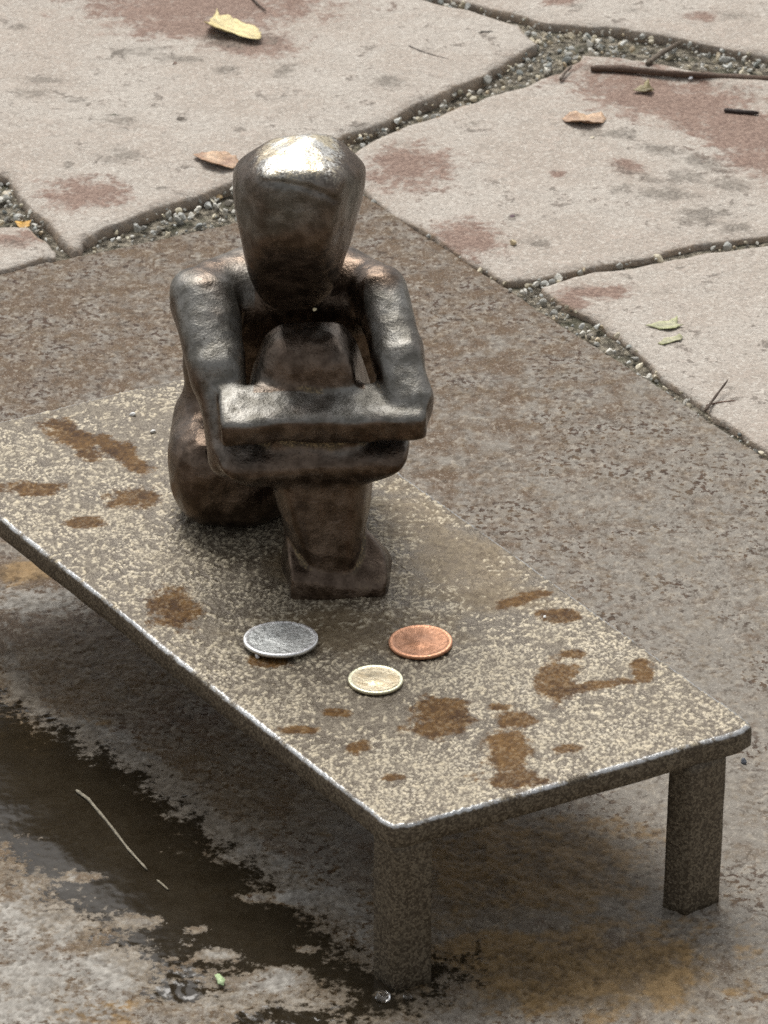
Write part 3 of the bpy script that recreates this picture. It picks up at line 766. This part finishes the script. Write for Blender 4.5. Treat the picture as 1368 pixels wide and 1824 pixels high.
# ------------------------------------------------------------------ gravel in the joints
ico_v = []; t_ = (1 + 5**.5)/2
for a, b in ((-1, t_), (1, t_), (-1, -t_), (1, -t_)): ico_v.append((a, b, 0))
for a, b in ((-1, t_), (1, t_), (-1, -t_), (1, -t_)): ico_v.append((0, a, b))
for a, b in ((t_, -1), (t_, 1), (-t_, -1), (-t_, 1)): ico_v.append((a, 0, b))
ico_f = [(0,11,5),(0,5,1),(0,1,7),(0,7,10),(0,10,11),(1,5,9),(5,11,4),(11,10,2),(10,7,6),(7,1,8),(3,9,4),(3,4,2),(3,2,6),(3,6,8),(3,8,9),(4,9,5),(2,4,11),(6,2,10),(8,6,7),(9,8,1)]
ico_v = np.array(ico_v)/math.hypot(1, t_)
def subdiv(v, f):
    v = [tuple(x) for x in v]; cache = {}; nf = []
    def midp(a, b):
        k = (min(a, b), max(a, b))
        if k not in cache:
            m = np.array(v[a]) + np.array(v[b]); v.append(tuple(m/np.linalg.norm(m))); cache[k] = len(v)-1
        return cache[k]
    for a, b, c in f:
        x, y, z = midp(a, b), midp(b, c), midp(c, a); nf += [(a, x, z), (b, y, x), (c, z, y), (x, y, z)]
    return np.array(v), nf
sph_v, sph_f = subdiv(ico_v, ico_f)
def pebble_shape(rg):
    v = sph_v.copy()
    for _ in range(11):                                     # chop flats into a ball: broken quartz
        n = rg.normal(size=3); n /= np.linalg.norm(n); d = rg.uniform(.45, .8); s = v@n
        v = v - np.outer(np.clip(s - d, 0, None), n)
    v = v*rg.uniform([.8, .7, .55], [1.25, 1.1, .95])
    q = rg.normal(size=4); q /= np.linalg.norm(q); w, x, y, z = q
    R = np.array([[1-2*(y*y+z*z), 2*(x*y-z*w), 2*(x*z+y*w)], [2*(x*y+z*w), 1-2*(x*x+z*z), 2*(y*z-x*w)], [2*(x*z-y*w), 2*(y*z+x*w), 1-2*(x*x+y*y)]])
    return v@R.T
PAL = np.array([(.78,.75,.66),(.60,.60,.55),(.78,.70,.52),(.45,.44,.39),(.28,.25,.20),(.56,.49,.36),(.40,.42,.39),(.66,.55,.38)])
PWT = np.array([.20,.16,.12,.16,.14,.09,.08,.05]); PWT = PWT/PWT.sum()
def joint_points(n, margin):
    lo, hi = np.array([-.30, -.02]), np.array([.32, .58])
    p = RNG.uniform(lo, hi, (n, 2)); d = poly_sd(PLATE, p[:, 0], p[:, 1])
    for L in stone_polys: d = np.minimum(d, poly_sd(L[::2], p[:, 0], p[:, 1]))
    return p[d > margin], d[d > margin]
def gravel():
    P, Dd = joint_points(42000, .0002)
    shapes = [pebble_shape(RNG) for _ in range(40)]
    V, Fc, T = [], [], []; b = 0; nv = len(sph_v); sf = np.array(sph_f)
    keep = 0
    for p, d in zip(P, Dd):
        r = RNG.uniform(.0013, .0024) if RNG.random() < .2 else min(RNG.lognormal(math.log(.00085), .4), .0016)
        if d < r*.35: continue
        if keep > 9000: break
        keep += 1
        z = BED + .0004 + RNG.uniform(0, 1.0)*.0032
        V.append(shapes[RNG.integers(40)]*r + (p[0], p[1], z)); Fc.append(sf + b); b += nv
        c = PAL[RNG.choice(len(PAL), p=PWT)]*RNG.uniform(.6, 1.1); T.append(np.tile((*c, 1), (nv, 1)))
    return obj('gravel', np.concatenate(V), np.concatenate(Fc), M['gravel'], smooth=False, col=np.concatenate(T))
tag(gravel(), 'small pale gravel filling the joints between the flagstones', 'gravel', kind='stuff')
def lone_pebble(px, py, rpx, col, label, z=0.0, sq=.7):
    c = at(px, py, z); r = at(px+rpx, py, z)[0] - c[0]; v = pebble_shape(RNG)*r*1.05
    v[:, 2] *= sq; v[:, 2] -= v[:, 2].min()
    o = obj('pebble', v, sph_f, M['gravel'], smooth=False, col=np.tile((*col, 1), (len(v), 1)))
    o.location = (c[0], c[1], z - .0002); return tag(o, label, 'pebble')
lone_pebble(172, 436, 12, (.72,.70,.60), 'largest white pebble where the flagstone point meets the brown slab', -.004)
lone_pebble(122, 445, 14, (.42,.45,.47), 'blue-grey pebble between the two left flagstone tips', -.004)
lone_pebble(228, 430, 9, (.72,.68,.52), 'cream pebble right of the large white pebble by the slab', -.004)
lone_pebble(313, 386, 8, (.78,.76,.70), 'round white pebble in the gravel halfway to the head', -.003)
lone_pebble(372, 372, 13, (.45,.46,.44), 'round grey pebble in the gravel near the brown fallen leaf', -.003)
lone_pebble(388, 358, 11, (.66,.48,.26), 'orange-tan pebble in the gravel beside the head', -.003)
lone_pebble(14, 352, 13, (.70,.62,.48), 'cream pebble in the pit at the left picture edge', -.004)
lone_pebble(25, 388, 9, (.68,.66,.54), 'ivory pebble left of the small orange flower', -.004)
lone_pebble(914, 436, 8, (.55,.45,.28), 'tan pebble lying on the stone near the slab edge', .0012)
lone_pebble(1055, 247, 6, (.62,.55,.42), 'tiny pale pebble below the tan leaf', .0012)
lone_pebble(1230, 140, 5, (.80,.80,.82), 'tiny white pebble against the long brown twig', .0)
lone_pebble(1324, 1361, 8, (.09,.10,.12), 'small dark bead on the slab by the bench corner', 0.0, .9)
lone_pebble(970, 1101, 5, (.85,.85,.82), 'tiny white water dot on the brown bench stain', HT)  # water dot, built as a solid white bead
lone_pebble(560, 552, 5, (.80,.70,.45), 'cream grain lodged under the chin of the figure', FP(560, 552, 24)[2]-.0005)
lone_pebble(458, 1172, 6, (.85,.86,.88), 'white chip wedged under the silver coin', HT)
lone_pebble(272, 770, 7, (.85,.84,.80), 'white grit on the bench left of the elbow', HT)
lone_pebble(236, 739, 6, (.85,.84,.80), 'white flake near the far edge of the bench', HT)

# ------------------------------------------------------------------ leaves, twigs, litter
def leaf(name, label, cat, outline, z, lift, col, col2, curl=0.0, group=None, seed=1):
    P = px_poly(outline, z); c = P.mean(0)
    pts2 = []
    for i in range(len(P)):
        a, b = P[i], P[(i+1) % len(P)]; n = max(1, int(np.linalg.norm(b-a)/.0012))
        for k in range(n): pts2.append(a + (b-a)*k/n)
    L = np.array(pts2); L = L + .0012*np.stack([fbm(L[:, 0]*500, L[:, 1]*500, seed), fbm(L[:, 0]*500, L[:, 1]*500, seed+50)], 1)
    lo, hi = L.min(0), L.max(0); xs, ys = np.meshgrid(np.arange(lo[0], hi[0], .0012), np.arange(lo[1], hi[1], .0012), indexing='ij')
    k = poly_sd(L, xs, ys) < -.0008
    allp = np.concatenate([L, np.stack([xs[k], ys[k]], 1)])
    vo, _, fo, _, _, _ = delaunay_2d_cdt([Vector(p) for p in allp], [], [list(range(len(L)))], 1, 1e-7)
    V = np.array([tuple(v) for v in vo]); q = V - c
    _, _, w = np.linalg.svd(q - q.mean(0), full_matrices=False); ac, al = q@w[1], q@w[0]
    hw = np.abs(ac).max() + 1e-9; hl = np.abs(al).max() + 1e-9
    zz = lift + curl*hw*(ac/hw)**2 + .0012*fbm(V[:, 0]*140, V[:, 1]*140, seed+3) + .15*hl*(al/hl)**2*curl
    zz = zz - min(0, zz.min()) + .0002
    V3 = np.column_stack([q, zz]); n = len(V3)
    Vb = V3 - [0, 0, .00022]
    faces = [list(f) for f in fo] + [[n+i for i in f][::-1] for f in fo]
    from collections import Counter
    ed = Counter(); 
    for f in fo:
        for i in range(len(f)): ed[(f[i], f[(i+1) % len(f)])] += 1
    for (a, b) in list(ed):
        if (b, a) not in ed: faces.append((b, a, n+a, n+b))
    t = np.clip(.5 + 1.2*fbm(V[:, 0]*220, V[:, 1]*220, seed+7) , 0, 1)[:, None]
    vein = (np.abs(ac) < .0005)[:, None]
    cc = np.array(col)*(1-t) + np.array(col2)*t; cc = np.where(vein, cc*.7, cc)
    cc = np.concatenate([cc, cc*.8]); cc = np.column_stack([cc, np.ones(len(cc))])
    o = obj(name, np.concatenate([V3, Vb]), faces, M['leaf'], col=cc); o.location = (c[0], c[1], z)
    return tag(o, label, cat, group)
leaf('fallen_leaf', 'curled yellow fallen leaf on the far flagstone', 'leaf',
     [(361,60),(375,42),(388,30),(392,38),(405,38),(425,45),(445,54),(462,62),(468,72),(462,78),(440,76),(415,70),(385,66)], .0030, .0006, (.80,.68,.34), (.74,.60,.28), .5, seed=11)
leaf('fallen_leaf', 'dry tan-brown fallen leaf at the stone edge left of the head', 'leaf',
     [(343,284),(360,278),(385,281),(405,284),(420,290),(428,298),(415,306),(395,307),(372,303),(358,296)], .0030, .0004, (.66,.45,.28), (.30,.15,.08), .5, seed=21)
leaf('fallen_leaf', 'narrow tan fallen leaf on the right-hand flagstone', 'leaf',
     [(998,216),(1015,210),(1045,212),(1070,210),(1083,216),(1072,226),(1045,230),(1018,228)], .0012, .0004, (.66,.45,.28), (.28,.14,.08), .5, seed=31)
leaf('leaf_scrap', 'larger pale green leaf scrap on the right flagstone', 'leaf',
     [(1150,583),(1170,578),(1190,574),(1208,569),(1207,578),(1218,582),(1195,590),(1176,590),(1165,586)], .0007, .0002, (.42,.44,.20), (.48,.46,.30), .2, seed=41)
leaf('leaf_scrap', 'smaller pale green leaf scrap just below the larger one', 'leaf',
     [(1172,612),(1180,605),(1195,604),(1208,600),(1216,604),(1212,610),(1195,613),(1182,616)], .0007, .0002, (.42,.44,.20), (.50,.47,.30), .2, seed=51)
leaf('leaf_scrap', 'tiny bright green leaf scrap floating in the puddle', 'leaf',
     [(380,1742),(388,1738),(394,1742),(401,1748),(400,1757),(391,1755),(386,1758),(384,1750)], 0.0004, .0002, (.45,.60,.28), (.55,.68,.40), .2, seed=61)
leaf('orange_petal', 'small orange flower scrap in the left joint', 'flower',
     [(28,408),(36,402),(38,394),(46,399),(56,402),(52,408),(54,414),(42,414),(36,418)], -.001, .0012, (.72,.42,.08), (.60,.33,.06), .6, seed=71)
leaf('leaf_scrap', 'folded yellow-brown leaf scrap below the long twig', 'leaf',
     [(1125,166),(1140,160),(1155,158),(1165,163),(1160,170),(1145,168)], -.0004, .0006, (.40,.34,.16), (.16,.11,.06), .9, seed=81)

def twig(label, pts, z0, rpx, col, taper=.5, cat='twig', lifts=None, name='twig'):
    """woody stick through pixel points resting on the plane z0"""
    P = []
    r0 = at(pts[0][0]+rpx, pts[0][1], z0)[0] - at(pts[0][0], pts[0][1], z0)[0]
    for k, (x, y) in enumerate(pts):
        w = at(x, y, z0 + r0); P.append(w + [0, 0, (lifts[k] if lifts else 0)/1000])
    P = np.array(P); Q = []
    for a, b in zip(P[:-1], P[1:]):
        for k in range(5): Q.append(a + (b-a)*k/5)
    Q.append(P[-1]); Q = np.array(Q); n = len(Q); c = Q[0].copy(); c[2] = z0
    V, Fc = [], []; S = 9
    for i, p in enumerate(Q):
        t = Q[min(i+1, n-1)] - Q[max(i-1, 0)]; t /= np.linalg.norm(t); s = np.cross(t, [0, 0, 1]); s /= np.linalg.norm(s); u = np.cross(s, t)
        r = r0*(1 - (1-taper)*i/(n-1))*(1 + .22*math.sin(i*1.7) * (random.random()))
        if i in (0, n-1): r *= .7
        for k in range(S):
            a = 2*math.pi*k/S; rr_ = r*(1 + .12*math.sin(3*a + i*.4))
            V.append(p - c + s*math.cos(a)*rr_ + u*math.sin(a)*rr_)
    for i in range(n-1):
        for k in range(S):
            j = (k+1) % S; Fc.append((i*S+k, i*S+j, (i+1)*S+j, (i+1)*S+k))
    Fc.append(list(range(S))[::-1]); Fc.append([(n-1)*S+k for k in range(S)])
    o = obj(name, V, Fc, M['wood'], col=np.tile((*col, 1), (len(V), 1))); o.location = c
    return tag(o, label, cat)
twig('long thick brown twig crossing the top right stone', [(1052,122),(1110,123),(1180,130),(1250,134),(1320,139),(1420,143),(1500,150)], -.0004, 6.5, (.12,.075,.05), .8)
twig('short grey-brown twig leaning over the gravel by the long twig', [(1152,114),(1180,98),(1214,80)], .0006, 5, (.16,.125,.09), .8, lifts=[0, 1, 1.5])
twig('thin twig sprouting beside the slab edge on the right', [(1256,732),(1275,714),(1296,694)], .0002, 3, (.10,.07,.05), .5, lifts=[0, 2, 4])
twig('fine reddish stem beside the slab-edge twig', [(1258,722),(1285,716),(1310,713)], .0006, 1.6, (.22,.12,.08), .5)
twig('hair-thin dark twig on the far grey flagstone', [(728,82),(750,92),(778,100),(800,106)], .0029, 1.8, (.12,.10,.085), .6)
twig('dark twig at the top edge above the yellow leaf', [(446,-8),(458,6),(474,20)], .0029, 2.2, (.11,.08,.06), .6)
twig('dark stem standing in the gravel near the top right joint', [(998,142),(1006,130),(1018,118)], .0008, 3, (.13,.10,.075), .7)
twig('pale straw stem lying in the dark puddle', [(136,1408),(158,1424),(190,1462),(228,1512),(262,1549)], 0.0, 3.2, (.34,.30,.22), .6)
twig('short pale straw end beyond the puddle stem', [(280,1568),(290,1576),(300,1585)], 0.0, 2.2, (.32,.28,.2), .6)
twig('pale dry grass stalk in the gravel by the head', [(372,352),(384,364),(398,380)], -.001, 2, (.60,.56,.45), .7)
twig('thin crack-dark twig at the top right edge', [(1290,196),(1318,199),(1352,201)], -.0006, 4, (.05,.035,.03), .8)

def crumb(label, px, py, wpx, hpx, z, col, cat='debris', name='crumb'):
    c = at(px, py, z); rx = at(px+wpx, py, z)[0]-c[0]; ry = rx*max(.5, hpx/wpx/.47)
    v = pebble_shape(RNG)*[rx, ry, rx*.13]*(1 + .35*RNG.normal(size=(len(sph_v), 1))); v[:, 2] -= v[:, 2].min()
    o = obj(name, v, sph_f, M['crumb'], smooth=True, col=np.tile((*col, 1), (len(v), 1))); o.location = (c[0], c[1], z)
    return tag(o, label, cat)
crumb('dark soil crumb on the flagstone above the head', 430, 231, 12, 4, .0027, (0.105,0.083,0.068))
crumb('dark soil crumb left of the yellow leaf shadow', 325, 214, 11, 5, .0027, (0.120,0.098,0.075))
crumb('purplish dark crumb on the right flagstone', 912, 388, 13, 6, .0010, (0.105,0.060,0.075))
crumb('mossy dark clump on the far left flagstone', 203, 208, 14, 6, .0027, (0.105,0.098,0.068))
crumb('small dark crumb beside the red stain on the right stone', 862, 390, 7, 3, .0010, (0.120,0.105,0.090))
crumb('thin dark chip on the right flagstone centre', 905, 350, 10, 3, .0010, (0.150,0.143,0.135))
crumb('dark crumb near the twig on the far stone', 862, 58, 14, 3, .0027, (0.135,0.120,0.105))
crumb('brown crumb under the yellow leaf', 311, 113, 5, 4, .0027, (0.180,0.120,0.090))

# water standing against the near bench leg
def drop(px, py, wpx, hgt, label):
    c = at(px, py, 0); r = at(px+wpx, py, 0)[0]-c[0]
    v = sph_v*[r, r*1.2, hgt]; v[:, 2] = np.maximum(v[:, 2], -.0001)
    v2, f2 = subdiv(sph_v, sph_f); v = v2*[r, r*1.3, hgt]; v[:, 2] = np.maximum(v[:, 2], -.0001)
    o = obj('water_drop', v, f2, M['water']); o.location = (c[0], c[1], .0002); return tag(o, label, 'drop')
drop(682, 1777, 14, .0016, 'bright water drop at the foot of the near bench leg')
drop(726, 1776, 8, .0009, 'small water drop right of the near bench leg')
